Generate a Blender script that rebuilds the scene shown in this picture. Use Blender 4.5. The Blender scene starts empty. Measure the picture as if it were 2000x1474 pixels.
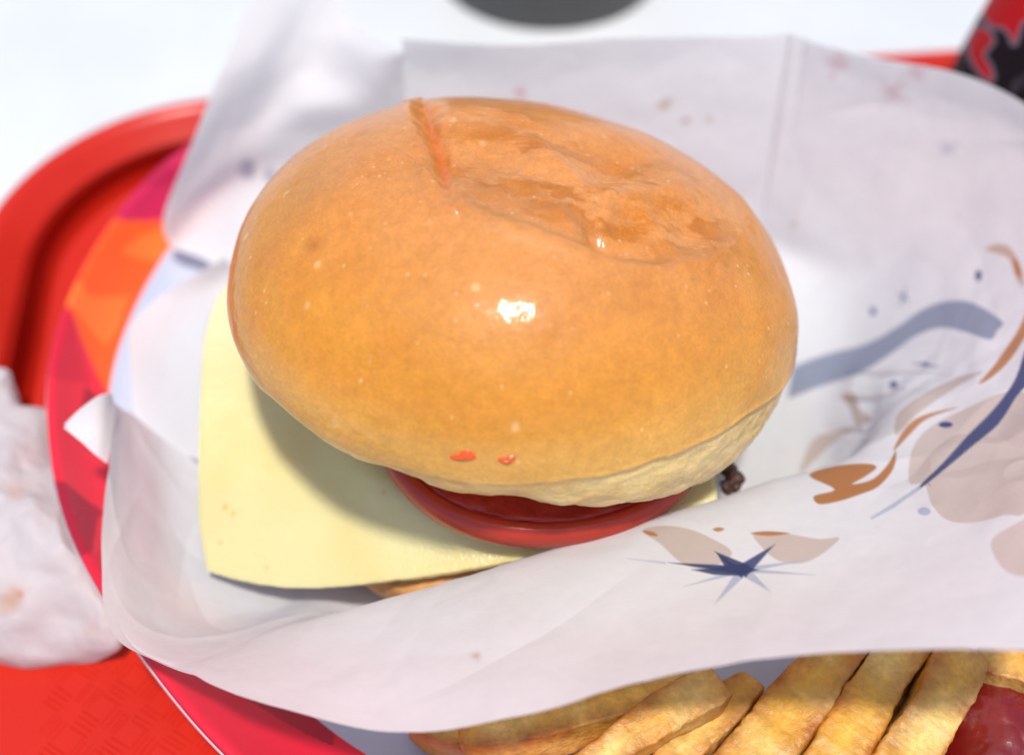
import bpy, math, random
import numpy as np
from mathutils import Vector, Matrix

# ------------------------------------------------------------------ camera
SC = bpy.context.scene
FPX = 2414.0                      # focal length in pixels of a 2000 px wide picture
ELEV = math.radians(50.0)
TGT = np.array([0.0, 0.0, 0.06])
CAM = TGT + 0.24 * np.array([0.0, -math.cos(ELEV), math.sin(ELEV)])
cd = bpy.data.cameras.new('camera')
cam = bpy.data.objects.new('camera', cd)
SC.collection.objects.link(cam)
cam.location = CAM
cam.rotation_euler = (math.pi / 2 - ELEV, 0, 0)
cd.sensor_width = 36.0
cd.lens = FPX / 2000.0 * 36.0
cd.clip_start = 0.01
cd.clip_end = 50.0
cd.dof.use_dof = True
cd.dof.focus_distance = 0.224
cd.dof.aperture_fstop = 6.2
SC.camera = cam

# ------------------------------------------------------------------ sky, sun, exposure
SUN_EL, SUN_AZ = math.radians(75.0), math.radians(167.0)     # azimuth measured from +Y clockwise
W = bpy.data.worlds.new('World'); SC.world = W; W.use_nodes = True
wn = W.node_tree.nodes; wl = W.node_tree.links
sky = wn.new('ShaderNodeTexSky'); sky.sky_type = 'NISHITA'; sky.sun_disc = False
sky.sun_elevation = SUN_EL; sky.sun_rotation = SUN_AZ
bg = wn['Background']; bg.inputs['Strength'].default_value = 0.15
wl.new(sky.outputs[0], bg.inputs[0])
sd = bpy.data.lights.new('sun', 'SUN'); sd.energy = 3.3; sd.angle = math.radians(5.0); sd.color = (1.0, 0.96, 0.9)
sun = bpy.data.objects.new('sun', sd); SC.collection.objects.link(sun)
sv = Vector((math.sin(SUN_AZ) * math.cos(SUN_EL), math.cos(SUN_AZ) * math.cos(SUN_EL), math.sin(SUN_EL)))
sun.rotation_euler = sv.to_track_quat('Z', 'Y').to_euler()
sun.location = (0, 0, 1.5)
SC.view_settings.view_transform = 'Standard'
SC.view_settings.look = 'None'
SC.view_settings.gamma = 1.0
SC.view_settings.exposure = 0.22
SC.cycles.max_bounces = 10
SC.cycles.use_denoising = True

# ------------------------------------------------------------------ helpers
FW = (TGT - CAM) / 0.24
RT = np.array([1.0, 0, 0]); UP = np.cross(RT, FW)

def at(px, py, z):
    """point at height z seen at photo pixel (px, py)"""
    v = FW + RT * (px - 1000) / FPX - UP * (py - 737) / FPX
    return CAM + v * (z - CAM[2]) / v[2]

def proj(P):
    V = np.asarray(P) - CAM; w = V @ FW
    return np.stack([1000 + FPX * (V @ RT) / w, 737 - FPX * (V @ UP) / w], -1)

def ray_dir(px, py):
    v = FW + RT * (px - 1000) / FPX - UP * (py - 737) / FPX
    return v / np.linalg.norm(v)

def sstep(a, b, x):
    t = np.clip((x - a) / (b - a), 0, 1); return t * t * (3 - 2 * t)

def _hash(ix, iy, iz, seed):
    h = (ix.astype(np.int64) * 374761393 + iy.astype(np.int64) * 668265263 + iz.astype(np.int64) * 2147483647 + seed * 974634777) & 0xFFFFFFFF
    h = ((h ^ (h >> 13)) * 1274126177) & 0xFFFFFFFF
    h = h ^ (h >> 16)
    return (h & 0xFFFFFF) / float(0xFFFFFF)

def vnoise(P, scale, seed=0):
    """smooth value noise, -1..1"""
    q = np.asarray(P, float) * scale
    i = np.floor(q).astype(np.int64); f = q - i; f = f * f * f * (f * (f * 6 - 15) + 10)
    r = 0
    for dx in (0, 1):
        for dy in (0, 1):
            for dz in (0, 1):
                w = (f[..., 0] if dx else 1 - f[..., 0]) * (f[..., 1] if dy else 1 - f[..., 1]) * (f[..., 2] if dz else 1 - f[..., 2])
                r = r + w * _hash(i[..., 0] + dx, i[..., 1] + dy, i[..., 2] + dz, seed)
    return r * 2 - 1

def fbm(P, scale, octs=4, seed=0, gain=0.5):
    r = 0; a = 1.0
    for k in range(octs):
        r = r + a * vnoise(P, scale * 2 ** k, seed + k * 17); a *= gain
    return r

def facets(P2, n, seed, box):
    """crumple field: height of randomly tilted planes folded against each other"""
    rng = np.random.default_rng(seed)
    r = np.zeros(P2.shape[:-1])
    for k in range(n):
        a = rng.uniform(0, 2 * math.pi); d = np.array([math.cos(a), math.sin(a)])
        c = rng.uniform(-1, 1, 2) * box
        s = (P2 - c) @ d
        w = rng.uniform(.5, 1.6)
        t = (P2 - c) @ np.array([-d[1], d[0]])
        fall = np.exp(-(t / (w * .8 * np.mean(box))) ** 2)
        r += rng.choice([-1, 1]) * np.abs(s) * fall * np.exp(-(s / (.55 * np.mean(box))) ** 2)
    return r

def inpoly(px, poly):
    """signed distance (negative inside) from points (N,2) to a polygon"""
    p = np.asarray(poly, float); n = len(p)
    d2 = np.full(len(px), 1e18); ins = np.zeros(len(px), bool)
    for i in range(n):
        a, b = p[i], p[(i + 1) % n]
        e = b - a; w = px - a
        t = np.clip((w @ e) / (e @ e + 1e-12), 0, 1)
        q = w - t[:, None] * e
        d2 = np.minimum(d2, (q * q).sum(1))
        c = ((a[1] > px[:, 1]) != (b[1] > px[:, 1]))
        with np.errstate(divide='ignore', invalid='ignore'):
            xx = (b[0] - a[0]) * (px[:, 1] - a[1]) / (b[1] - a[1] + 1e-30) + a[0]
        ins ^= c & (px[:, 0] < xx)
    return np.where(ins, -1, 1) * np.sqrt(d2)

def linedist(px, line):
    p = np.asarray(line, float); d2 = np.full(len(px), 1e18)
    for a, b in zip(p[:-1], p[1:]):
        e = b - a; w = px - a
        t = np.clip((w @ e) / (e @ e + 1e-12), 0, 1)
        q = w - t[:, None] * e
        d2 = np.minimum(d2, (q * q).sum(1))
    return np.sqrt(d2)

def crom(P, t, closed=False):
    """Catmull-Rom through P (n, ...) at parameters t in 0..n-1 (0..n when closed)"""
    P = np.asarray(P, float); n = len(P); t = np.asarray(t, float)
    i = np.floor(t).astype(int)
    if closed:
        f = t - i; g = lambda k: P[(i + k) % n]
    else:
        i = np.clip(i, 0, n - 2); f = t - i
        ext = np.concatenate([[2 * P[0] - P[1]], P, [2 * P[-1] - P[-2]]])
        g = lambda k: ext[i + 1 + k]
    f = f.reshape(f.shape + (1,) * (P.ndim - 1))
    p0, p1, p2, p3 = g(-1), g(0), g(1), g(2)
    return .5 * (2 * p1 + (p2 - p0) * f + (2 * p0 - 5 * p1 + 4 * p2 - p3) * f ** 2 + (3 * p1 - p0 - 3 * p2 + p3) * f ** 3)

def link(o, parent=None):
    SC.collection.objects.link(o)
    if parent is not None: o.parent = parent
    return o

def mesh_obj(name, V, F, mat, parent=None, col=None, smooth=True):
    me = bpy.data.meshes.new(name)
    V = np.asarray(V, float).reshape(-1, 3)
    if isinstance(F, np.ndarray):
        k = F.shape[1]
        me.vertices.add(len(V)); me.vertices.foreach_set('co', V.astype(np.float32).ravel())
        me.loops.add(F.size); me.loops.foreach_set('vertex_index', F.astype(np.int32).ravel())
        me.polygons.add(len(F)); me.polygons.foreach_set('loop_start', (np.arange(len(F)) * k).astype(np.int32))
        me.update(calc_edges=True); me.validate()
    else:
        me.from_pydata([tuple(v) for v in V], [], F)
    if col is not None:
        a = me.color_attributes.new('Col', 'FLOAT_COLOR', 'POINT')
        c = np.ones((len(V), 4), np.float32); c[:, :3] = np.asarray(col).reshape(-1, 3)
        a.data.foreach_set('color', c.ravel())
    if smooth: me.polygons.foreach_set('use_smooth', np.ones(len(me.polygons), bool))
    me.materials.append(mat)
    o = bpy.data.objects.new(name, me)
    return link(o, parent)

def gridF(n, m, wrap_n=False, wrap_m=False):
    i = np.arange(n if wrap_n else n - 1); j = np.arange(m if wrap_m else m - 1)
    I, J = np.meshgrid(i, j, indexing='ij'); I2 = (I + 1) % n; J2 = (J + 1) % m
    return np.stack([I * m + J, I2 * m + J, I2 * m + J2, I * m + J2], -1).reshape(-1, 4)

def normals(G):
    du = np.gradient(G, axis=0); dv = np.gradient(G, axis=1)
    n = np.cross(du, dv); return n / (np.linalg.norm(n, axis=-1, keepdims=True) + 1e-12)

def empty(name, loc, label=None, cat=None, group=None):
    o = bpy.data.objects.new(name, None); o.empty_display_size = .01
    link(o); o.location = loc
    return tag(o, label, cat, group)

def tag(o, label=None, cat=None, group=None, kind=None):
    if label: o['label'] = label
    if cat: o['category'] = cat
    if group: o['group'] = group
    if kind: o['kind'] = kind
    return o

def under(o, root):
    """parent o to root keeping its world place"""
    o.parent = root; o.matrix_parent_inverse = Matrix.Translation(root.location).inverted()
    return o

def srgb(r, g, b):
    f = lambda c: (c / 255 / 12.92) if c / 255 <= .04045 else ((c / 255 + .055) / 1.055) ** 2.4
    return np.array([f(r), f(g), f(b)])

# ------------------------------------------------------------------ materials
def new_mat(name):
    m = bpy.data.materials.new(name); m.use_nodes = True
    return m, m.node_tree.nodes, m.node_tree.links, m.node_tree.nodes['Principled BSDF']

def add_bump(N, L, bs, layers, coord='Object'):
    tc = N.new('ShaderNodeTexCoord'); prev = None
    for kind, scale, strength, dist in layers:
        if kind == 'noise':
            t = N.new('ShaderNodeTexNoise'); t.inputs['Scale'].default_value = scale; t.inputs['Detail'].default_value = 4
            outp = t.outputs['Fac']
        else:
            t = N.new('ShaderNodeTexVoronoi'); t.inputs['Scale'].default_value = scale; outp = t.outputs['Distance']
        L.new(tc.outputs[coord], t.inputs['Vector'])
        b = N.new('ShaderNodeBump'); b.inputs['Strength'].default_value = strength; b.inputs['Distance'].default_value = dist
        L.new(outp, b.inputs['Height'])
        if prev: L.new(prev, b.inputs['Normal'])
        prev = b.outputs['Normal']
    L.new(prev, bs.inputs['Normal'])
    return prev

def simple(name, color, rough=.5, noise=None, bump=None, sss=0, sss_r=(1, .4, .2), sss_scale=.002, coat=0, coat_rough=.1, use_col=False, spec=.5):
    """noise = (scale, amount dark, amount light)"""
    m, N, L, bs = new_mat(name)
    bs.inputs['Roughness'].default_value = rough
    bs.inputs['Specular IOR Level'].default_value = spec
    if use_col:
        a = N.new('ShaderNodeVertexColor'); a.layer_name = 'Col'; src = a.outputs['Color']
    else:
        a = N.new('ShaderNodeRGB'); a.outputs[0].default_value = (*color, 1); src = a.outputs[0]
    if noise:
        tc = N.new('ShaderNodeTexCoord')
        for sc_, lo, hi in noise:
            t = N.new('ShaderNodeTexNoise'); t.inputs['Scale'].default_value = sc_; t.inputs['Detail'].default_value = 5
            L.new(tc.outputs['Object'], t.inputs['Vector'])
            r = N.new('ShaderNodeMapRange'); r.inputs['From Min'].default_value = .3; r.inputs['From Max'].default_value = .7
            r.inputs['To Min'].default_value = lo; r.inputs['To Max'].default_value = hi
            L.new(t.outputs['Fac'], r.inputs['Value'])
            mx = N.new('ShaderNodeVectorMath'); mx.operation = 'SCALE'
            L.new(src, mx.inputs[0]); L.new(r.outputs[0], mx.inputs['Scale']); src = mx.outputs[0]
    L.new(src, bs.inputs['Base Color'])
    if sss:
        bs.inputs['Subsurface Weight'].default_value = sss
        bs.inputs['Subsurface Radius'].default_value = sss_r
        bs.inputs['Subsurface Scale'].default_value = sss_scale
    if coat:
        bs.inputs['Coat Weight'].default_value = coat; bs.inputs['Coat Roughness'].default_value = coat_rough
    if bump: add_bump(N, L, bs, bump)
    return m

def paper_mat(name, trans=.35, tcol=(.9, .86, .84), bump=((('noise', 260, .25, .0006)), ('noise', 2500, .25, .0001))):
    m, N, L, bs = new_mat(name)
    a = N.new('ShaderNodeVertexColor'); a.layer_name = 'Col'
    L.new(a.outputs['Color'], bs.inputs['Base Color'])
    bs.inputs['Roughness'].default_value = .55; bs.inputs['Specular IOR Level'].default_value = .3
    n = add_bump(N, L, bs, bump)
    tr = N.new('ShaderNodeBsdfTranslucent'); L.new(n, tr.inputs['Normal'])
    mul = N.new('ShaderNodeMix'); mul.data_type = 'RGBA'; mul.blend_type = 'MULTIPLY'; mul.inputs['Factor'].default_value = 1
    L.new(a.outputs['Color'], mul.inputs[6]); mul.inputs[7].default_value = (*tcol, 1)
    L.new(mul.outputs[2], tr.inputs['Color'])
    mix = N.new('ShaderNodeMixShader'); mix.inputs[0].default_value = trans
    L.new(bs.outputs[0], mix.inputs[1]); L.new(tr.outputs[0], mix.inputs[2])
    L.new(mix.outputs[0], N['Material Output'].inputs['Surface'])
    return m

M_table = simple('white_table', (.63, .635, .625), .4, noise=[(7, .92, 1.06), (30, .97, 1.03)])
M_tray = simple('red_plastic', (.52, .018, .007), .3, bump=[('noise', 900, .12, .0003)], noise=[(40, .95, 1.05)], spec=.3)
M_plate = simple('printed_card', (1, 1, 1), .38, use_col=True, bump=[('noise', 500, .1, .0003)])
M_card_edge = simple('raw_card_edge', (.8, .78, .76), .8)
M_paper = paper_mat('wrapping_paper', .46, (.93, .93, .92))
M_napkin = paper_mat('napkin_paper', .45, (.95, .85, .8), bump=(('noise', 120, .45, .0015), ('noise', 1500, .3, .0002)))
M_cheese = simple('cheese', (1, 1, 1), .24, use_col=True, sss=.6, sss_r=(1, .8, .45), sss_scale=.005, bump=[('noise', 220, .12, .0005), ('noise', 1400, .55, .0003)])
M_tomskin = simple('tomato_skin', (.42, .027, .009), .26, sss=.3, sss_r=(1, .2, .1), sss_scale=.003, noise=[(90, .8, 1.15)], bump=[('noise', 400, .15, .0004)])
M_tomflesh = simple('tomato_flesh', (.36, .014, .009), .16, sss=.35, sss_r=(1, .2, .1), sss_scale=.003, noise=[(160, .7, 1.25)], bump=[('noise', 500, .5, .0006)])
M_patty = simple('seared_meat', (.07, .03, .017), .55, noise=[(250, .4, 1.6)], bump=[('noise', 500, .8, .0015)])
M_bbun = simple('bottom_bun_crust', (.62, .3, .09), .5, noise=[(150, .75, 1.2)], bump=[('noise', 600, .4, .0006)])
M_ketchup = simple('ketchup', (.15, .006, .005), .2, coat=.5, coat_rough=.08, noise=[(120, .8, 1.2)], bump=[('noise', 240, .3, .001)])
M_sauce = simple('sauce_spot', (.75, .09, .012), .2, sss=.2, sss_scale=.001)
M_gcup = simple('dark_grey_card', (.068, .07, .068), .5, noise=[(80, .95, 1.05)])
M_gcup2 = simple('dark_grey_rim', (.05, .052, .05), .5)
M_bcup = simple('printed_black_plastic', (1, 1, 1), .6, use_col=True, spec=.12)
M_white = simple('white_card', (.75, .75, .73), .6)
M_fry = simple('fried_potato', (1, 1, 1), .42, use_col=True, sss=.15, sss_r=(1, .55, .2), sss_scale=.0015, noise=[(220, .8, 1.14), (900, .85, 1.1)], bump=[('noise', 700, .55, .0006), ('noise', 2600, .5, .0002)])

def bun_material():
    m, N, L, bs = new_mat('glazed_bun_crust')
    a = N.new('ShaderNodeVertexColor'); a.layer_name = 'Col'
    tc = N.new('ShaderNodeTexCoord'); src = a.outputs['Color']
    for sc_, lo, hi in ((45, .92, 1.06), (420, .92, 1.07), (1600, .91, 1.08)):
        t = N.new('ShaderNodeTexNoise'); t.inputs['Scale'].default_value = sc_; t.inputs['Detail'].default_value = 4
        L.new(tc.outputs['Object'], t.inputs['Vector'])
        r = N.new('ShaderNodeMapRange'); r.inputs['From Min'].default_value = .3; r.inputs['From Max'].default_value = .7
        r.inputs['To Min'].default_value = lo; r.inputs['To Max'].default_value = hi
        L.new(t.outputs['Fac'], r.inputs['Value'])
        mx = N.new('ShaderNodeVectorMath'); mx.operation = 'SCALE'
        L.new(src, mx.inputs[0]); L.new(r.outputs[0], mx.inputs['Scale']); src = mx.outputs[0]
    # pale flecks and blisters in the crust
    for vs, lo, hi, fac in ((150, .06, .15, .34), (400, .05, .16, .42)):
        mp = N.new('ShaderNodeMapping'); mp.inputs['Scale'].default_value = (1, 1, .55); mp.inputs['Rotation'].default_value = (.5, .6, vs)
        L.new(tc.outputs['Object'], mp.inputs[0])
        v = N.new('ShaderNodeTexVoronoi'); v.inputs['Scale'].default_value = vs; v.inputs['Randomness'].default_value = 1
        L.new(mp.outputs[0], v.inputs['Vector'])
        r = N.new('ShaderNodeMapRange'); r.inputs['From Min'].default_value = hi; r.inputs['From Max'].default_value = lo
        L.new(v.outputs['Distance'], r.inputs['Value'])
        n2 = N.new('ShaderNodeTexNoise'); n2.inputs['Scale'].default_value = vs * .35
        L.new(tc.outputs['Object'], n2.inputs['Vector'])
        r2 = N.new('ShaderNodeMapRange'); r2.inputs['From Min'].default_value = .46; r2.inputs['From Max'].default_value = .58
        L.new(n2.outputs['Fac'], r2.inputs['Value'])
        mu = N.new('ShaderNodeMath'); mu.operation = 'MULTIPLY'; L.new(r.outputs[0], mu.inputs[0]); L.new(r2.outputs[0], mu.inputs[1])
        mu2 = N.new('ShaderNodeMath'); mu2.operation = 'MULTIPLY'; L.new(mu.outputs[0], mu2.inputs[0]); mu2.inputs[1].default_value = fac
        mix = N.new('ShaderNodeMix'); mix.data_type = 'RGBA'
        L.new(mu2.outputs[0], mix.inputs['Factor']); L.new(src, mix.inputs[6]); mix.inputs[7].default_value = (.85, .62, .32, 1)
        src = mix.outputs[2]
    L.new(src, bs.inputs['Base Color'])
    bs.inputs['Roughness'].default_value = .46
    bs.inputs['Specular IOR Level'].default_value = .22
    bs.inputs['Coat Weight'].default_value = .5; bs.inputs['Coat Roughness'].default_value = .13
    bs.inputs['Subsurface Weight'].default_value = .15
    bs.inputs['Subsurface Radius'].default_value = (1, .45, .15); bs.inputs['Subsurface Scale'].default_value = .0025
    nb = add_bump(N, L, bs, [('noise', 140, .12, .001), ('noise', 700, .42, .0004), ('noise', 2400, .6, .0002)])
    nz = N.new('ShaderNodeTexNoise'); nz.inputs['Scale'].default_value = 650; nz.inputs['Detail'].default_value = 3
    L.new(tc.outputs['Object'], nz.inputs['Vector'])
    cb_ = N.new('ShaderNodeBump'); cb_.inputs['Strength'].default_value = .24; cb_.inputs['Distance'].default_value = .0004
    L.new(nz.outputs['Fac'], cb_.inputs['Height']); L.new(cb_.outputs['Normal'], bs.inputs['Coat Normal'])
    return m
M_bun = bun_material()

# ------------------------------------------------------------------ table
tb = mesh_obj('table_top', [(-1.2, -.6, 0), (1.2, -.6, 0), (1.2, 1.6, 0), (-1.2, 1.6, 0)], [(0, 1, 2, 3)], M_table)
tag(tb, kind='structure')

# ------------------------------------------------------------------ serving tray (rounded rectangle, far edge turned 6 degrees)
TR = math.radians(6.05)
tx = np.array([math.cos(TR), math.sin(TR)]); ty = np.array([-math.sin(TR), math.cos(TR)])
# local frame: origin at the outer far left corner, +a along the far edge, +b towards the viewer
far_p = np.array([0.0, .1535])
left_d = -.1475
t_org = far_p + tx * ((left_d - 0) / tx[0] * 1.0)
TW, TD, TRAD = .385, .29, .062
def tray_pt(a, b): return t_org[None] + a[:, None] * tx[None] - b[:, None] * ty[None]
def rrect(inset, n=24):
    r = max(TRAD - inset, .004); pts = []
    for cx, cy, a0 in ((TW - inset - r, inset + r, -90), (TW - inset - r, TD - inset - r, 0), (inset + r, TD - inset - r, 90), (inset + r, inset + r, 180)):
        for k in range(n + 1):
            t = math.radians(a0 + 90 * k / n); pts.append((cx + r * math.cos(t), cy + r * math.sin(t)))
    return np.array(pts)
TF = .0045                                                # tray floor height
prof = [(.0045, .0118), (.0018, .0126), (.0004, .0142), (0, .0158), (.0006, .0172), (.0020, .0182), (.0036, .0183), (.0050, .0178), (.0060, .0168), (.0074, .0154),
        (.0130, .0100), (.0165, .0070), (.0190, .0055), (.0225, TF), (.05, TF), (.1, TF)]
rings = []
for ins, z in prof:
    q = rrect(ins); rings.append(np.c_[tray_pt(q[:, 0], q[:, 1]), np.full(len(q), z)])
tray_root = empty('serving_tray', (*(t_org + tx * TW / 2 - ty * TD / 2), 0), 'glossy red plastic serving tray with raised rounded rim under the paper plate', 'tray')
G = np.array(rings); n, m_ = G.shape[:2]
V = list(G.reshape(-1, 3)); Fc = [tuple(f) for f in gridF(n, m_, wrap_m=True)]
cc = np.append(tray_pt(np.array([TW / 2]), np.array([TD / 2]))[0], TF); V.append(cc)
Fc += [((n - 1) * m_ + j, (n - 1) * m_ + (j + 1) % m_, len(V) - 1) for j in range(m_)]
# underside: straight down from the lip's inner line and across
us = [(.0135, .0118), (.0195, .0045), (.024, .0002), (.1, .0002)]
base = len(V); ul = []
for ins, z in us:
    q = rrect(ins); ul.append(np.c_[tray_pt(q[:, 0], q[:, 1]), np.full(len(q), z)])
UL = np.array(ul)
V += list(UL.reshape(-1, 3))
Fc += [tuple(base + np.array(f)[::-1]) for f in gridF(len(us), m_, wrap_m=True)]
Fc += [(j, base + j, base + (j + 1) % m_, (j + 1) % m_) for j in range(m_)]
c2 = cc.copy(); c2[2] = .0002; V.append(c2)
Fc += [(base + (len(us) - 1) * m_ + (j + 1) % m_, base + (len(us) - 1) * m_ + j, len(V) - 1) for j in range(m_)]
tray = mesh_obj('tray_body', V, Fc, M_tray); under(tray, tray_root)
# embossed basket weave on the floor: short parallel ridges in alternating cells
rv, rf = [], []
cell = .0062; rng = np.random.default_rng(3)
for ia in range(int(TW / cell)):
    for ib in range(int(TD / cell)):
        a = (ia + .5) * cell; b = (ib + .5) * cell
        if min(a, TW - a, b, TD - b) < .034: continue
        for k in range(4):
            o = (k - 1.5) * .00125; h = .0025
            d1, d2 = (np.array([.80, .60]), np.array([-.60, .80])) if (ia + ib) % 2 == 0 else (np.array([-.60, .80]), np.array([.80, .60]))
            c = np.array([a, b]) + d2 * o + rng.normal(size=2) * .0001
            for e in (c - d1 * h - d2 * .00022, c - d1 * h + d2 * .00022, c + d1 * h + d2 * .00022, c + d1 * h - d2 * .00022):
                rv.append((*e, TF - .00003))
            rv.append((*(c - d1 * (h - .0003)), TF + .00019)); rv.append((*(c + d1 * (h - .0003)), TF + .00019))
            i = len(rv) - 6
            rf += [(i, i + 1, i + 4), (i + 1, i + 2, i + 5, i + 4), (i + 2, i + 3, i + 5), (i + 3, i, i + 4, i + 5)]
rv = np.array(rv); rv = np.c_[tray_pt(rv[:, 0], rv[:, 1]), rv[:, 2]]
rg = mesh_obj('embossed_weave', rv, rf, M_tray, smooth=False); under(rg, tray_root); rg['kind'] = 'stuff'

# ------------------------------------------------------------------ paper plate
rim_px = [(370, 285), (300, 340), (240, 410), (150, 560), (100, 690), (94, 780), (106, 900), (140, 1035), (195, 1135), (285, 1268), (370, 1380), (455, 1477)]
RZ = .0265
rim = [at(x, y, RZ)[:2] for x, y in rim_px]
rim += [np.array(p) for p in [(-.026, -.078), (.01, -.0855), (.05, -.083), (.09, -.069), (.122, -.043), (.142, -.006), (.147, .035), (.138, .076), (.114, .111), (.075, .136), (.03, .147), (-.02, .145), (-.06, .130)]]
rim = np.array(rim); PC = np.array([.02, .033])
ang = np.unwrap(np.arctan2(rim[:, 1] - PC[1], rim[:, 0] - PC[0])); rad = np.hypot(*(rim - PC).T)
NT = 1400
th = np.linspace(0, 2 * math.pi, NT, endpoint=False)
order = np.argsort(ang % (2 * math.pi)); A_ = (ang % (2 * math.pi))[order]; R_ = rad[order]
rr = np.interp(th, np.r_[A_[-3:] - 2 * math.pi, A_, A_[:3] + 2 * math.pi], np.r_[R_[-3:], R_, R_[:3]])
ker = np.hanning(91); ker /= ker.sum()
rr = np.convolve(np.r_[rr[-45:], rr, rr[:45]], ker, 'valid')
PF = .0112                                              # plate floor (upper face)
pprof = [(-.0009, RZ - .0011), (-.0007, RZ - .0002), (-.0001, RZ + .0002), (.0006, RZ), (.0014, RZ - .0006)]
for k in range(1, 40):
    t = k / 39; pprof.append((.0014 + t * .0125, RZ - .0006 - t * .0105 - .0015 * math.sin(math.pi * t)))
for k in range(1, 9):
    t = k / 8; pprof.append((.0139 + t * .010, RZ - .0111 - (RZ - .0111 - PF) * (1 - (1 - t) ** 2)))
for k in range(1, 7): pprof.append((.0239 + k * .009, PF))
NB = 5 + 39
pprof = np.array(pprof)
wav = .0006 * np.sin(th * 5 + 1) + .0004 * np.sin(th * 11)
bw_ = .74 + .55 * sstep(math.radians(195), math.radians(232), th) * sstep(math.radians(285), math.radians(262), th)
offs = np.where(pprof[:, 0][:, None] > .0014, np.where(pprof[:, 0][:, None] < .0139, .0014 + (pprof[:, 0][:, None] - .0014) * bw_[None], pprof[:, 0][:, None] + .0125 * (bw_[None] - 1)), pprof[:, 0][:, None])
R2 = rr[None] - offs
PG = np.stack([PC[0] + R2 * np.cos(th), PC[1] + R2 * np.sin(th), pprof[:, 1][:, None] + wav[None] * np.clip((pprof[:, 1][:, None] - PF) / (RZ - PF), 0, 1)], -1)
pcol = np.empty(PG.shape); pcol[:] = (.47, .50, .60)
crim = srgb(196, 22, 46)
pal = {'crim': srgb(206, 24, 50), 'mag': srgb(196, 22, 74), 'red': srgb(222, 34, 54), 'dk': srgb(160, 16, 42), 'or': srgb(248, 84, 20), 'or2': srgb(250, 108, 36), 'wine': srgb(176, 14, 66)}
band = pcol[:NB].reshape(-1, 3)
sgrid = np.stack(np.broadcast_arrays(th[None] * 180 / math.pi, (np.arange(NB)[:, None] - 4) / (NB - 5.0) * 14), -1).reshape(-1, 2)   # degrees, 0..14 across
band[:] = pal['crim']
def pband(name, poly):
    band[inpoly(sgrid, poly) < 0] = pal[name]
a_of = lambda x, y: math.degrees(math.atan2(*(at(x, y, RZ)[:2] - PC)[::-1])) % 360
# facets all round the rim (seeded), then those seen on the left
rg_ = random.Random(5); a0 = 0
while a0 < 360:
    w_ = rg_.uniform(7, 13)
    pband(rg_.choice(['crim', 'red', 'dk', 'mag', 'crim', 'red']), [(a0, -2), (a0 + w_ * rg_.uniform(.5, 1.2), -2), (a0 + w_ * rg_.uniform(.6, 1.4), 15), (a0 - w_ * .3, 15)])
    a0 += w_
aT, a1, a2, a3, a4, a5, a6 = (a_of(*p) for p in ((370, 285), (240, 410), (150, 560), (100, 700), (106, 900), (195, 1135), (370, 1380)))
a_in = lambda x, y: math.degrees(math.atan2(*(at(x, y, .0195)[:2] - PC)[::-1])) % 360
o1, o2, o3, o4, o5 = a_of(195, 432), a_of(120, 590), a_of(95, 740), a_of(110, 930), a_of(170, 1090)
n1_, n2_, n3_, n4_ = a_in(330, 365), a_in(245, 520), a_in(205, 690), a_in(202, 765)
pband('mag', [(aT - 20, -2), (o1, -2), (n1_, 15), (aT - 20, 15)])
pband('wine', [(aT + 4, -2), (aT + 9, -2), (n1_ - 4, 11), (aT + 3, 12)])
pband('or', [(o1, -2), (o2, -2), (n4_ - .5, 15), (n1_, 15)])
pband('or2', [(o1 - 1.5, 5), (o1 + 2, 3.5), (n2_ - 4, 15), (n1_ + 3, 15), (n1_ + 3, 11)])
pband('or2', [(o1 + 9, -2), (o2, -2), (n3_ - 2, 10), (n3_ - 5, 12), (n2_ + 3, 11), (o1 + 10, 2)])
pband('red', [(o2, -2), (o4, -2), (n4_ + 9, 15), (n4_, 15)])
pband('crim', [(o2, -2), (o3, -2), (n4_ - 2, 9)])
pband('dk', [(o3 - 2, 7), (o3 + 3, 6), (n4_ + 4, 15), (n4_ + .5, 15)])
pband('red', [(o4 - 3, -2), (o5, -2), (o5 - 4, 15), (o4 - 6, 15)])
pband('dk', [(o4, -2), (o5 + 2, -2), (o5 - 7, 6), (o4 + 3, 8)])
pband('crim', [(o5, -2), (a6 + 20, -2), (a6 + 24, 15), (o5 - 4, 15)])
pband('dk', [(a6 - 3, 6), (a6 + 12, 12), (a6 + 10, 15), (a6 - 6, 15)])
plate_root = empty('paper_plate', (PC[0], PC[1], TF), 'round paper plate with crimson and orange faceted rim and white centre on the tray', 'plate')
G = PG; n = len(G)
V = np.concatenate([G.reshape(-1, 3), [[PC[0], PC[1], PF]]])
pl = mesh_obj('printed_rim', V[:NB * NT], gridF(NB, NT, wrap_m=True), M_plate, col=band); under(pl, plate_root)
wh = PG[NB - 1:]; nw = len(wh)
Vw = np.concatenate([wh.reshape(-1, 3), [[PC[0], PC[1], PF]]])
Fw = [tuple(f) for f in gridF(nw, NT, wrap_m=True)] + [((nw - 1) * NT + j, (nw - 1) * NT + (j + 1) % NT, nw * NT) for j in range(NT)]
pw = mesh_obj('white_centre', Vw, Fw, M_plate, col=np.tile([.47, .50, .60], (len(Vw), 1))); under(pw, plate_root)
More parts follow.
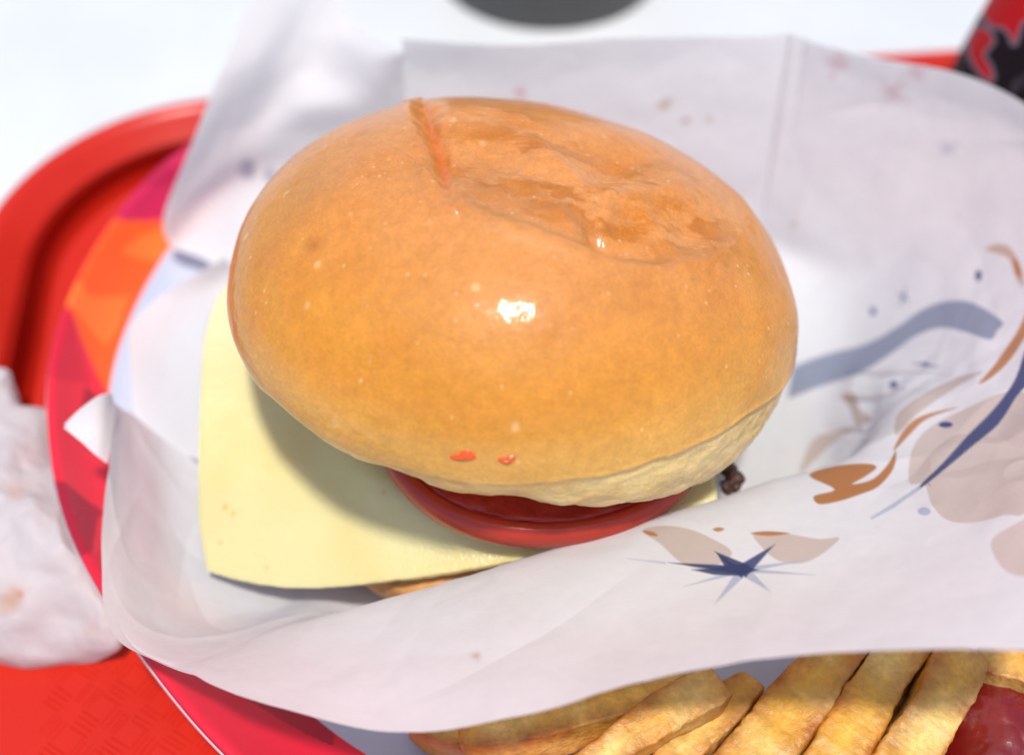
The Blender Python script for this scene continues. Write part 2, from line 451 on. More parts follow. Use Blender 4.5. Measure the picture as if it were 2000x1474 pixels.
# underside + raw edge
und = PG[::1].copy(); und[..., 2] -= .0006; und[0, :, 2] += .0003
sel = list(range(0, n, 3)) + [n - 1]
Uv = und[sel]; nu = len(sel)
Vu = np.concatenate([Uv.reshape(-1, 3), [[PC[0], PC[1], PF - .0006]]])
Fu = [tuple(f[::-1]) for f in gridF(nu, NT, wrap_m=True)] + [((nu - 1) * NT + (j + 1) % NT, (nu - 1) * NT + j, nu * NT) for j in range(NT)]
pu = mesh_obj('underside', Vu, Fu, M_card_edge); under(pu, plate_root)
e0 = PG[0].copy(); e1 = e0.copy(); e1[:, 2] -= .0005; e1[:, :2] += .00035 * np.stack([np.cos(th), np.sin(th)], -1)
e2 = e1.copy(); e2[:, 2] -= .0005; e2[:, :2] -= .0006 * np.stack([np.cos(th), np.sin(th)], -1)
pe = mesh_obj('cut_edge', np.array([e0 + [0, 0, .0001], e1, e2]), gridF(3, NT, wrap_m=True), M_card_edge); under(pe, plate_root)
# foot ring: the plate rests on the tray through its pressed base
fr = []
for r_, z_ in ((.078, PF - .0008), (.077, TF + .0002), (.074, TF + .0002), (.073, PF - .0008)):
    fr.append(np.stack([PC[0] + r_ * np.cos(th[::10]), PC[1] + r_ * np.sin(th[::10]), np.full(NT // 10, z_)], -1))
pf = mesh_obj('foot_ring', np.array(fr), gridF(4, NT // 10, wrap_m=True), M_card_edge); under(pf, plate_root)

# ------------------------------------------------------------------ burger
BC = np.array([.0, .020])
burger = empty('burger', (BC[0], BC[1], .0135), 'cheeseburger in a glossy golden bun with tomato and pale cheese slice', 'burger')

# --- top bun
b_cen = np.array([.0010, .0179, .0630]); b_rx, b_ry = -.2086, .1503
ba, bb, bc_, bdn = .0570, .0526, .0360, .0080
Rx = np.array([[1, 0, 0], [0, math.cos(b_rx), -math.sin(b_rx)], [0, math.sin(b_rx), math.cos(b_rx)]])
Ry = np.array([[math.cos(b_ry), 0, math.sin(b_ry)], [0, 1, 0], [-math.sin(b_ry), 0, math.cos(b_ry)]])
BR = Ry @ Rx
def on_bun(px, py):
    """bun-local point on the smooth dome that is seen at this place of the photo"""
    d = ray_dir(px, py) @ BR; o = (CAM - b_cen) @ BR
    s = np.array([1 / ba, 1 / bb, 1 / bc_]); d_, o_ = d * s, o * s
    A, B, C = d_ @ d_, d_ @ o_, o_ @ o_ - 1
    q = B * B - A * C
    t = (-B - math.sqrt(max(q, 0))) / A
    return o + d * t
def bun_line(pts): return np.array([on_bun(*p) for p in pts])
NA, NR = 640, 300
ph = np.linspace(0, 2 * math.pi, NA, endpoint=False)
s = np.linspace(0, 1, NR)
# s: 0 at the crown, .70 at the widest line, .9 at the cut edge, 1 in the middle of the cut face
S2, P2_ = np.meshgrid(s, ph)
gauss = lambda c, w: np.exp(-(np.angle(np.exp(1j * (P2_ - math.radians(c)))) / w) ** 2)
deep = bdn + .0070 * gauss(-42, .8)                      # the crumb side is deeper at the right front
LAT = np.where(S2 < .70, (1 - S2 / .70) * math.pi / 2, 0)
TS = np.clip((S2 - .70) / .20, 0, 1)
RADp = np.where(S2 < .70, np.clip(np.cos(LAT), 0, 1) ** .98, 1 - .055 * TS ** 2 - .05 * TS ** 6)
RADp = np.where(S2 > .9, .895 * (1 - (S2 - .9) / .1), RADp)
ragged = .0011 * fbm(np.stack([np.cos(P2_) * .055, np.sin(P2_) * .055, 0 * P2_], -1), 70, 4, 23) * TS
BZ = np.where(S2 < .70, bc_ * np.sin(LAT), -deep * TS + ragged)
lump = 1 + .014 * np.exp(-(np.angle(np.exp(1j * (P2_ - math.radians(215)))) / .45) ** 2) * sstep(.3, .7, S2) + .005 * np.sin(2 * P2_ + .6) + .005 * np.sin(3 * P2_ + 2.0) + .003 * np.sin(5 * P2_)
BX = ba * RADp * np.cos(P2_) * lump; BY = bb * RADp * np.sin(P2_) * lump
B = np.stack([BX, BY, BZ], -1)
Nb = np.stack([BX / ba ** 2, BY / bb ** 2, np.where(BZ > 0, BZ / bc_ ** 2, -(TS ** 3) * .3 / ba)], -1)
Nb = np.where((S2 > .9)[..., None], np.array([0, 0, -1.0]), Nb); Nb /= np.linalg.norm(Nb, axis=-1, keepdims=True) + 1e-12
flat = B.reshape(-1, 3); nrm = Nb.reshape(-1, 3)
topm = (S2.ravel() < .74)
def d3line(pts):
    L_ = bun_line(pts); d2 = np.full(len(flat), 1e9); tt = np.zeros(len(flat)); sd_ = np.zeros(len(flat))
    acc = 0; tot = np.linalg.norm(np.diff(L_, axis=0), axis=1).sum()
    for a, b in zip(L_[:-1], L_[1:]):
        e = b - a; w = flat - a; t = np.clip((w @ e) / (e @ e), 0, 1); q = w - t[:, None] * e; dd = (q * q).sum(1)
        side = np.cross(e, q)[:, 2]
        k = dd < d2; d2[k] = dd[k]; tt[k] = (acc + t[k] * np.linalg.norm(e)) / tot; sd_[k] = np.sign(side[k])
        acc += np.linalg.norm(e)
    return np.sqrt(d2), tt, sd_
def spot(px, py, r):
    c = on_bun(px, py); return np.exp(-((flat - c) ** 2).sum(1) / (r * r))
disp = np.zeros(len(flat))
disp += .0012 * spot(1085, 560, .016)
disp += .0007 * fbm(flat, 38, 2, 2) * sstep(.80, .6, S2.ravel())
# sunken crown behind a ridge
ridge = [(872, 372), (905, 408), (960, 437), (1040, 462), (1130, 492), (1210, 515), (1300, 525), (1390, 508), (1450, 462)]
rd, rt, rs = d3line(ridge)
sink_c = [(960, 300, .010), (1060, 350, .011), (1150, 415, .010), (1240, 440, .010), (1330, 425, .008), (1180, 300, .010)]
sink = np.zeros(len(flat))
for x, y, r in sink_c: sink = np.maximum(sink, spot(x, y, r * 1.15))
sft = sstep(.55, 1.0, rt)
behind = sstep(-.0022 - .004 * sft, .0036 + .006 * sft, rd * rs)
disp -= .0034 * sink * behind
disp += .0009 * np.exp(-(rd / .0022) ** 2) * sstep(0, .12, rt) * sstep(1, .85, rt)
# pinch where the dough folded: deep near (1210,490)
disp -= .0016 * spot(1195, 470, .0035) * behind
# split groove
gr = [(826, 200), (838, 235), (852, 275), (864, 310), (868, 345), (884, 388)]
gd, gt, gs = d3line(gr)
gw = .0019 * (0.55 + .45 * np.sin(np.clip(gt, 0, 1) * math.pi)) * (1 + .35 * vnoise(flat, 420, 9))
groove = np.exp(-(gd / gw) ** 2)
disp -= .0021 * groove * sstep(0, .3, gt) * sstep(1.1, .55, gt)
disp += .0007 * np.exp(-((gd - .0032) / .0016) ** 2) * (gs < 0)
# folds
for pts, dep, w in (([(1120, 372), (1170, 330), (1230, 300), (1290, 290)], .0012, .0016), ([(1150, 420), (1185, 470), (1215, 505)], .0010, .0012),
                    ([(1255, 385), (1220, 420), (1190, 440)], .0008, .0014), ([(900, 268), (980, 300), (1070, 322), (1130, 350)], .0006, .0013),
                    ([(905, 215), (1000, 235), (1090, 265), (1150, 275)], .0005, .0012), ([(905, 300), (960, 335), (1010, 355)], .0005, .0011),
                    ([(1330, 330), (1340, 380), (1300, 440), (1260, 470)], -.0009, .0018), ([(1080, 380), (1120, 430), (1150, 470)], -.0009, .0016),
                    ([(1440, 360), (1475, 430), (1490, 480)], -.0005, .002), ([(1500, 470), (1535, 540), (1555, 600)], .0004, .0015)):
    q, t_, _ = d3line(pts); w = w * 1.7; q = q * (1 + .25 * vnoise(flat, 160, 27))
    disp -= dep * np.exp(-(q / w) ** 2) * np.sin(np.clip(t_ * .9 + .05, 0, 1) * math.pi)
stretch = flat * np.array([.35, 1.0, 1.0])
dimple = np.maximum.reduce([spot(x, y, .013) for x, y in ((980, 290), (1100, 330), (1220, 380), (1320, 400))])
disp += .00016 * (1 - 2 * np.abs(fbm(stretch, 380, 3, 21))) * dimple + .00004 * fbm(flat, 500, 2, 33) * topm
# edge between skin and crumb: the pale crumb band is tall at the right front and thin at the left
zf = flat[:, 2]; phv = P2_.ravel()
rf = gauss(-40, .85).ravel()
zedge = -.0056 + .0100 * rf - .0010 * gauss(-12, .35).ravel() + .0007 * fbm(np.c_[np.cos(phv) * .05, np.sin(phv) * .05, phv * 0], 90, 3, 4) + .0004 * fbm(flat, 220, 2, 14)
crumb = sstep(.0016, -.0016, zf - zedge) * (S2.ravel() > .6)
wideband = rf
disp -= .0007 * crumb * (.2 + wideband) * (S2.ravel() < .905)
disp += .0004 * np.exp(-((zf - zedge - .0006) / .0006) ** 2) * (S2.ravel() > .6) * wideband
disp += .00028 * fbm(flat, 260, 3, 40) * sstep(.0015, -.002, zf - zedge) * (S2.ravel() > .6)
newP = flat + nrm * disp[:, None]
# droop of the lower edge at the right rear corner and ragged cut edge
# colours
c_top, c_side, c_low, c_crumb = srgb(206, 134, 70), srgb(204, 132, 38), srgb(214, 160, 78), srgb(224, 192, 126)
hgt = np.clip(zf / bc_, -1, 1)
bcol = c_side + (c_top - c_side) * sstep(.35, .95, hgt)[:, None]
bcol = bcol + (c_low - bcol) * (sstep(.016, .000, zf - zedge) * 1.0)[:, None]
mott = fbm(flat, 90, 4, 51)
bcol = bcol * (1 + .05 * mott)[:, None]
bcol = bcol + (srgb(196, 112, 30) - bcol) * (np.clip(fbm(flat, 120, 4, 71), 0, 1) * .28 * topm)[:, None]
str2 = sstep(-.15, .50, fbm(stretch + .0010 * vnoise(flat, 500, 5)[:, None], 250, 4, 61))
bcol = bcol + (srgb(180, 102, 12) - bcol) * (np.clip(dimple * 1.3, 0, 1) * str2 * .8)[:, None]
for x, y, r in ((1280, 390, .0042), (1225, 430, .0032), (1255, 415, .0035), (930, 300, .0030), (1000, 225, .0030), (1060, 240, .0030), (1240, 305, .0028)):
    bcol = bcol + (srgb(190, 110, 16) - bcol) * (np.clip(spot(x, y, r) * (1.0 + .9 * fbm(stretch, 420, 3, 66)), 0, 1) * .6)[:, None]
gk = np.clip(np.exp(-(gd / .0021) ** 2) * (.75 + .5 * vnoise(flat, 380, 19)), 0, 1) * sstep(-.02, .12, gt) * sstep(1.02, .8, gt)
bcol = bcol + (srgb(196, 108, 14) - bcol) * (gk * .85)[:, None]
bcol = bcol + (srgb(206, 84, 8) - bcol) * (np.exp(-(gd / .0006) ** 2) * .55 * sstep(.05, .25, gt) * sstep(1, .8, gt))[:, None]
bcol = bcol + (srgb(172, 98, 34) - bcol) * np.clip(spot(615, 478, .0021) * .75, 0, 1)[:, None]
bcol = bcol + (srgb(196, 118, 44) - bcol) * np.clip(spot(535, 495, .004) * .5, 0, 1)[:, None]
cr = c_crumb * (1 + .06 * fbm(flat, 300, 3, 81))[:, None] + (srgb(206, 158, 84) - c_crumb) * np.clip(.9 - 1.2 * rf + .5 * fbm(flat, 150, 3, 85), 0, 1)[:, None]
bcol = bcol + (cr - bcol) * crumb[:, None]
bcol = bcol + (srgb(240, 214, 156) - bcol) * ((S2.ravel() > .895))[:, None]
bw = newP @ BR.T + b_cen
Fb = gridF(NA, NR, wrap_n=True)
top_bun = mesh_obj('top_bun', bw, Fb, M_bun, col=np.clip(bcol, 0, 1)); under(top_bun, burger)
def bun_surface(px, py):
    q = proj(bw); ok = (S2.ravel() < .9) & (((nrm @ BR.T) * (CAM - bw)).sum(1) > 0)
    d = ((q - (px, py)) ** 2).sum(1); d[~ok] = 1e12
    i = int(np.argmin(d)); return bw[i], (nrm[i] @ BR.T)
for k, (x, y, r, st) in enumerate(((908, 890, .0013, 1.9), (992, 897, .0012, 1.3))):
    p, nn = bun_surface(x, y); nn = nn / np.linalg.norm(nn)
    e1_ = np.cross(nn, [0, 0, 1.]); e1_ /= np.linalg.norm(e1_); e2_ = np.cross(nn, e1_)
    sv_, sf_ = [], []
    for i in range(9):
        for j in range(28):
            a = 2 * math.pi * j / 28; f = i / 8
            rad_ = r * f * (1 + .25 * math.sin(2 * a + k) + .2 * math.sin(3 * a + 2 * k))
            sv_.append(p + e1_ * rad_ * math.cos(a) * st + e2_ * rad_ * math.sin(a) + nn * (.00075 * (1 - f ** 2) - .00035 * f))
    sp_ = mesh_obj('sauce_spot', sv_, gridF(9, 28, wrap_m=True), M_sauce); sp_.parent = top_bun

# --- disc helper for the lower layers
def disc(name, cx, cy, r, z0, z1, mat, edge=.004, seed=0, rough=.001, parent=burger, sx=1, col=None):
    prof_ = [(0, z1), (.5, z1), (.8, z1), (1 - edge / r, z1)]
    for k in range(1, 8):
        t = math.pi * k / 8; prof_.append((1 - edge / r * (1 - math.sin(t)), (z0 + z1) / 2 + (z1 - z0) / 2 * math.cos(t)))
    prof_ += [(1 - edge / r, z0), (.5, z0), (0, z0)]
    prof_ = crom(np.array(prof_), np.linspace(0, len(prof_) - 1, 70))
    pa = np.linspace(0, 2 * math.pi, 180, endpoint=False)
    rr_ = np.clip(prof_[:, 0], 0, 1.02)[:, None] * r * (1 + .012 * np.sin(3 * pa + seed) + .008 * np.sin(7 * pa + 2 * seed))[None]
    P = np.stack([cx + sx * rr_ * np.cos(pa), cy + rr_ * np.sin(pa), np.repeat(prof_[:, 1:2], 180, 1)], -1)
    nn = P - np.array([cx, cy, (z0 + z1) / 2]); nn /= np.linalg.norm(nn, axis=-1, keepdims=True) + 1e-9
    P = P + nn * (rough * fbm(P, 200, 3, seed + 5))[..., None]
    o = mesh_obj(name, P, gridF(70, 180, wrap_m=True), mat); under(o, burger); return o
disc('bottom_bun', BC[0] - .0035, BC[1] + .002, .0520, .0145, .0300, M_bbun, .007, 1, .0006)
disc('patty', BC[0] + .0035, BC[1] + .008, .0480, .0295, .0385, M_patty, .004, 2, .0012)

for k, (x, y, r) in enumerate(((1422, 915, .0017), (1433, 940, .0021), (1418, 950, .0014))):
    c0 = at(x, y, .0365)
    pa_, pb_ = np.meshgrid(np.linspace(0, math.pi, 20), np.linspace(0, 2 * math.pi, 32, endpoint=False), indexing='ij')
    cp = np.stack([np.sin(pa_) * np.cos(pb_), np.sin(pa_) * np.sin(pb_), np.cos(pa_)], -1) * r
    cp = cp * (1 + .35 * fbm(cp + c0, 500, 3, k))[..., None] + c0
    under(mesh_obj('patty_crumb', cp, gridF(20, 32, wrap_m=True), M_patty), burger)
# --- cheese slice (Coons patch between four edge curves, 2 mm thick)
left_e = [at(404, 1112, .0215), at(388, 1010, .0280), at(387, 900, .0350), at(390, 780, .0400), at(398, 660, .0440), at(425, 575, .0465), np.array([-.059, .047, .0470]), np.array([-.052, .058, .0465])]
front_e = [at(404, 1112, .0215), at(470, 1131, .0228), at(560, 1144, .0252), at(650, 1143, .0280), at(770, 1130, .0318), at(900, 1112, .0345), at(1060, 1080, .0372), at(1240, 1022, .0392), at(1402, 976, .0400)]
right_e = [front_e[-1], np.array([.043, .02, .0405]), np.array([.043, .062, .041])]
back_e = [left_e[-1], np.array([0, .064, .0425]), right_e[-1]]
nu_, nv_ = 200, 160
def resample(pts, n_):
    c = crom(np.array(pts), np.linspace(0, len(pts) - 1, 600)); d = np.r_[0, np.cumsum(np.linalg.norm(np.diff(c, axis=0), axis=1))]
    t = np.linspace(0, d[-1], n_); return np.stack([np.interp(t, d, c[:, k]) for k in range(3)], -1)
cl, cf, cr_, cb = resample(left_e, nv_), resample(front_e, nu_), resample(right_e, nv_), resample(back_e, nu_)
uu, vv = np.linspace(0, 1, nu_)[:, None, None], np.linspace(0, 1, nv_)[None, :, None]
CP = (1 - vv) * cf[:, None] + vv * cb[:, None] + (1 - uu) * cl[None] + uu * cr_[None] - ((1 - uu) * (1 - vv) * cf[0] + uu * (1 - vv) * cf[-1] + (1 - uu) * vv * cb[0] + uu * vv * cb[-1])
# lie on the patty inside its rim
dr = np.hypot(CP[..., 0] - BC[0] - .0030, CP[..., 1] - BC[1] - .0080)
zc = .0405 - 6 * np.clip(dr - .040, 0, 1) ** 2 - 120 * np.clip(dr - .047, 0, 1) ** 2
CP[..., 2] = .5 * (CP[..., 2] + zc + np.sqrt((CP[..., 2] - zc) ** 2 + .0022 ** 2)) - .0006
CP[..., 2] += .00015 * fbm(CP, 60, 2, 5)
CN = normals(CP); CN *= np.sign(CN[..., 2:3] + 1e-9)
upper = CP + CN * .0006 + CN * (.00006 * fbm(CP * [.35, 1, 1], 500, 3, 8))[..., None]
lower = CP - CN * .0016
rows = []
Pt = upper.copy(); Pl = lower.copy()
ccol = np.empty(upper.shape); ccol[:] = srgb(214, 203, 148)
edge_d = np.minimum(np.minimum(uu, vv), np.minimum(1 - uu, 1 - vv))[..., 0]
yel = np.clip(.5 + .8 * fbm(CP, 45, 3, 91), 0, 1)
ccol += (srgb(212, 190, 120) - ccol) * (yel * .7)[..., None]
ccol += (srgb(217, 211, 170) - ccol) * sstep(.3, .75, vv[..., 0] + 0 * uu[..., 0])[..., None]
for x, y, r in ((440, 990, 5), (455, 1003, 4), (750, 960, 4), (520, 1108, 3), (430, 1060, 3)):
    qq = proj(upper.reshape(-1, 3)); k = np.hypot(*(qq - (x, y)).T).reshape(nu_, nv_)
    ccol += (srgb(206, 140, 60) - ccol) * (np.exp(-(k / r) ** 2) * .7)[..., None]
V = np.concatenate([Pt.reshape(-1, 3), Pl.reshape(-1, 3)]); nn_ = nu_ * nv_
Fq = gridF(nu_, nv_); Fall = [Fq, Fq[:, ::-1] + nn_]
idx = np.arange(nn_).reshape(nu_, nv_)
loop = np.r_[idx[:, 0], idx[-1, 1:], idx[-2::-1, -1], idx[0, -2:0:-1]]
l2 = np.roll(loop, -1); Fall.append(np.stack([loop, loop + nn_, l2 + nn_, l2], -1)[:, ::-1])
# round the edge a little: pull the rim of both faces together
V2 = V.reshape(2, nu_, nv_, 3); k_ = np.exp(-(edge_d / .004) ** 2)[None, ..., None]; mid = V2.mean(0, keepdims=True)
V2 = V2 + (mid - V2) * k_ * .45
jag = fbm(V2[0] * 1.0, 700, 2, 3); V2[..., 1] += (jag * .00012 * np.exp(-(vv[..., 0] / .012) ** 2))[None]
cheese = mesh_obj('cheese_slice', V2.reshape(-1, 3), np.concatenate(Fall), M_cheese, col=np.concatenate([ccol.reshape(-1, 3)] * 2)); under(cheese, burger)

# --- tomato slice: skin ring and flesh, tilted a little towards the viewer
tc_ = np.array([.0066, .0058, .0452]); tr_ = .0345
def tom(r0, r1, name, mat, zt, ripple, seed):
    pa = np.linspace(0, 2 * math.pi, 260, endpoint=False)
    if r0 > 0:
        pr = [(r0 - .0006, zt - .0006), (r0, zt - .0001), (r0 + .0006, zt + .0002), ((r0 + r1) / 2, zt + .0001), (r1 - .0008, zt - .0003), (r1 - .0001, zt - .0012), (r1 + .0002, zt - .003), (r1 - .0001, zt - .0052), (r1 - .0012, zt - .0064), (r0 - .0006, zt - .0064)]
    else:
        pr = [(1e-5, zt), (r1 * .4, zt), (r1 * .8, zt), (r1 - .0012, zt + .00005), (r1 - .0003, zt - .0003), (r1, zt - .001), (r1, zt - .0055), (r1 * .5, zt - .0058), (1e-5, zt - .0058)]
    pr = crom(np.array(pr), np.linspace(0, len(pr) - 1, 60))
    shp = 1 + .02 * np.sin(2 * pa + .5) + .01 * np.sin(5 * pa)
    R__ = np.clip(pr[:, 0], 0, 9)[:, None] * shp[None]
    P = np.stack([R__ * np.cos(pa) * 1.04, R__ * np.sin(pa), np.repeat(pr[:, 1:2], 260, 1)], -1)
    P[..., 2] += ripple * fbm(P, 260, 3, seed)
    ax = math.radians(6); ay = math.radians(2.5)
    y, z = P[..., 1] * math.cos(ax) - P[..., 2] * math.sin(ax), P[..., 1] * math.sin(ax) + P[..., 2] * math.cos(ax)
    P = np.stack([P[..., 0], y, z - P[..., 0] * math.sin(ay)], -1) + tc_
    return mesh_obj(name, P, gridF(60, 260, wrap_m=True), mat)
tskin = tom(tr_ - .0030, tr_, 'tomato_slice', M_tomskin, .0062, .0001, 3); under(tskin, burger)
tfl = tom(0, tr_ - .0030, 'tomato_flesh', M_tomflesh, .0064, .00045, 6); under(tfl, burger); tfl.parent = tskin; tfl.matrix_parent_inverse = Matrix.Identity(4)
tskin.matrix_parent_inverse = Matrix.Translation(burger.location).inverted()

# ------------------------------------------------------------------ wrapper
wrap = empty('burger_wrapper', (BC[0], BC[1], PF), 'crinkled translucent white paper wrapper with blue star and ribbon print around the burger', 'wrapper')
FZ = PF + .0012
def front(crest, mid_, edge_):
    c = at(*crest); o = np.array([c[0] - BC[0], c[1] - BC[1]]); o /= np.linalg.norm(o); o3 = np.array([*o, 0])
    b0 = c - o3 * .034; b0[2] = FZ
    b1 = c - o3 * .016; b1[2] = FZ
    b2 = c - o3 * .0035; b2[2] = FZ + .0025
    b3 = c - o3 * .0012; b3[2] = FZ + (c[2] - FZ) * .62
    return [b0, b1, b2, b3, c, at(*mid_), at(*edge_)]
def pix(*pts): return [at(*p) for p in pts]
def back(base, top, bow=.0):
    b = at(*base); t = at(*top); o = np.array([b[0] - BC[0], b[1] - BC[1]]); L_ = np.linalg.norm(o); o /= L_; o3 = np.array([*o, 0])
    i0 = b - o3 * .03; i0[2] = FZ; i1 = b - o3 * .012; i1[2] = FZ + .0002
    m1 = b + (t - b) * .22 - o3 * .000; m1[2] = b[2] + (t[2] - b[2]) * .16
    m2 = b + (t - b) * .5 + o3 * bow * .6; m3 = b + (t - b) * .78 + o3 * bow
    m2[2] = b[2] + (t[2] - b[2]) * .47
    return [i0, i1, b, m1, m2, m3, t]
ST = [
    pix((560, 980, FZ), (470, 950, FZ + .001), (395, 910, .0150), (325, 862, .0185), (268, 818, .0255), (240, 800, .0315), (219, 783, .0380)),
    pix((560, 1010, FZ), (460, 995, FZ + .001), (392, 975, .0150), (328, 950, .0185), (272, 925, .0255), (236, 912, .0315), (210, 900, .0372)),
    pix((570, 1050, FZ), (470, 1060, FZ + .001), (400, 1075, .0155), (334, 1085, .0195), (274, 1095, .0262), (228, 1103, .0320), (196, 1108, .0362)),
    pix((620, 1080, FZ), (540, 1115, FZ + .001), (460, 1150, .0165), (378, 1185, .0215), (305, 1213, .0285), (258, 1232, .0350), (222, 1238, .0388)),
    pix((680, 1100, FZ), (610, 1145, FZ + .001), (535, 1185, .0170), (455, 1225, .0235), (395, 1258, .0310), (355, 1283, .0380), (325, 1298, .0420)),
    pix((740, 1105, FZ), (690, 1145, FZ + .001), (640, 1178, .0180), (590, 1202, .0255), (548, 1222, .0330), (498, 1290, .0420), (455, 1350, .0490)),
    front((722, 1172, .0375), (740, 1300, .047), (745, 1424, .0520)),
    front((1000, 1102, .0420), (1000, 1265, .052), (1005, 1402, .0590)),
    front((1290, 1013, .0440), (1330, 1180, .055), (1300, 1322, .0660)),
    front((1520, 940, .0450), (1620, 1120, .058), (1560, 1278, .0720)),
    front((1690, 878, .0460), (1850, 1060, .063), (1830, 1262, .0780)),
    pix((1440, 860, FZ), (1530, 850, FZ), (1600, 838, .0150), (1690, 812, .0260), (1790, 775, .0430), (2010, 960, .0680), (2190, 1230, .0850)),
    pix((1450, 780, FZ), (1540, 768, FZ), (1625, 752, .0150), (1720, 725, .0260), (1850, 705, .0420), (2060, 800, .0640), (2300, 960, .0850)),
    pix((1450, 700, FZ), (1550, 690, FZ), (1650, 675, .0160), (1760, 640, .0270), (1890, 600, .0410), (2080, 560, .0600), (2300, 540, .0800)),
    pix((1440, 620, FZ), (1540, 600, FZ), (1640, 570, .0155), (1750, 520, .0260), (1880, 440, .0410), (2020, 350, .0570), (2130, 300, .0680)),
    back((1615, 545, .0140), (2000, 203, .0660), .003),
    back((1575, 520, .0135), (1870, 145, .0660), .003),
    back((1540, 505, .0135), (1690, 110, .0650), .002),
    back((1500, 490, .0135), (1590, 84, .0650), .001),
    back((1480, 485, .0135), (1540, 68, .0655), .000),
    back((1440, 480, .0135), (1470, 72, .0650), .000),
    back((1180, 470, .0135), (1200, 76, .0650), .001),
    back((980, 470, .0135), (1000, 90, .0640), .002),
    back((820, 475, .0135), (785, 76, .0650), .002),
]
ST = np.array(ST)
# parameter samples, denser where the print is
seg_n = [26] * 6 + [60] + [170] * 9 + [60] * 3 + [40, 70, 70, 60]
tu = np.concatenate([np.linspace(i, i + 1, k, endpoint=False) for i, k in enumerate(seg_n)] + [[len(ST) - 1]])
tv = np.r_[np.linspace(0, 1.6, 20, endpoint=False), np.linspace(1.6, 3.5, 120, endpoint=False), np.linspace(3.5, 6, 270)]
W1 = crom(ST, tu)                                   # (nu,7,3)
WG = crom(np.swapaxes(W1, 0, 1), tv)                # (nv,nu,3)
WG = np.swapaxes(WG, 0, 1)
WN = normals(WG)
TU, TV = np.meshgrid(tu, tv, indexing='ij')
amp = sstep(1.5, 3.0, TV)
wr = .00055 * fbm(WG, 28, 3, 11) + .00025 * (1 - np.abs(fbm(WG, 60, 2, 12)))
# creases: a few long straight folds pressed into the sheet
P2 = np.stack([TU * .016, TV * .011], -1)
rngw = np.random.default_rng(8)
for k in range(46):
    c = np.array([rngw.uniform(0, 23) * .016, rngw.uniform(1.8, 6) * .011]); a = rngw.uniform(0, math.pi); d = np.array([math.cos(a), math.sin(a)])
    ln = rngw.uniform(.008, .028); w_ = rngw.uniform(.0016, .005)
    s_ = (P2 - c) @ np.array([-d[1], d[0]]); t_ = (P2 - c) @ d
    wr = wr + rngw.choice([-1, 1]) * rngw.uniform(.0002, .0006) * np.exp(-np.abs(s_) / w_) * np.exp(-(t_ / ln) ** 2)
wr = wr + (.22 + .7 * np.exp(-((TU - 12) / 1.6) ** 2)) * .00030 * (1 - 2.2 * np.abs(vnoise(WG + .004 * vnoise(WG, 60, 91)[..., None], 75, 92))) + .00003 * (1 - 2.2 * np.abs(vnoise(WG, 160, 93)))
# right hand side is more crumpled
right = np.exp(-((TU - 11.2) / 1.3) ** 2) * sstep(1.6, 2.6, TV) * sstep(5.6, 4.6, TV)
wr = wr + right * (.0030 * (.5 - np.abs(fbm(WG * [1, .5, 1], 48, 2, 77))) + .0034 * np.exp(-np.abs(np.sin(TU * 5.2 + TV * 1.2)) / .16) * np.exp(-((TU - 11.7) / .9) ** 2) * np.exp(-((TV - 2.7) / .8) ** 2) + .0008 * np.abs(vnoise(WG, 120, 5)))
# pressed vertical fold in the back wall
wr = wr + .0011 * np.exp(-np.abs(TU - 19) / .10) * sstep(2.2, 4, TV)
WG = WG + WN * (wr * amp)[..., None]
WG[..., 2] = np.maximum(WG[..., 2], PF + .0006)
# sheet colours: print and pale tan areas
wc = np.empty(WG.shape); wc[:] = (.88, .875, .86)
wflat = wc.reshape(-1, 3); wpx = proj(WG).reshape(-1, 2); tuf, tvf = TU.ravel(), TV.ravel()
inner = (tuf > 10.2) & (tuf < 18) & (tvf > 1)       # inside faces at the right and back
outer = (tuf > 5) & (tuf < 13.2) & (tvf > 3.75)
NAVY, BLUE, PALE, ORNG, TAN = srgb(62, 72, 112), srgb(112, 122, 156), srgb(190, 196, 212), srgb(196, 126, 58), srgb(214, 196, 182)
def ink(mask, sdist, colr, soft=1.2, k=1.0):
    w_ = (sstep(soft, -soft, sdist) * mask * k)[:, None]
    wflat[:] = wflat * (1 - w_) + np.asarray(colr) * w_
def poly(mask, pts, colr, k=1.0, smooth=0):
    pts = np.array(pts, float)
    if smooth: pts = crom(pts, np.linspace(0, len(pts), len(pts) * smooth, endpoint=False), closed=True)
    lo, hi = pts.min(0) - 6, pts.max(0) + 6
    m_ = mask & (wpx[:, 0] > lo[0]) & (wpx[:, 0] < hi[0]) & (wpx[:, 1] > lo[1]) & (wpx[:, 1] < hi[1])
    ids = np.where(m_)[0]
    if len(ids) == 0: return
    sdv = inpoly(wpx[ids], pts); w_ = (sstep(2.6, -2.6, sdv) * k)[:, None]
    wflat[ids] = wflat[ids] * (1 - w_) + np.asarray(colr) * w_
mot = fbm(WG.reshape(-1, 3), 500, 3, 44)
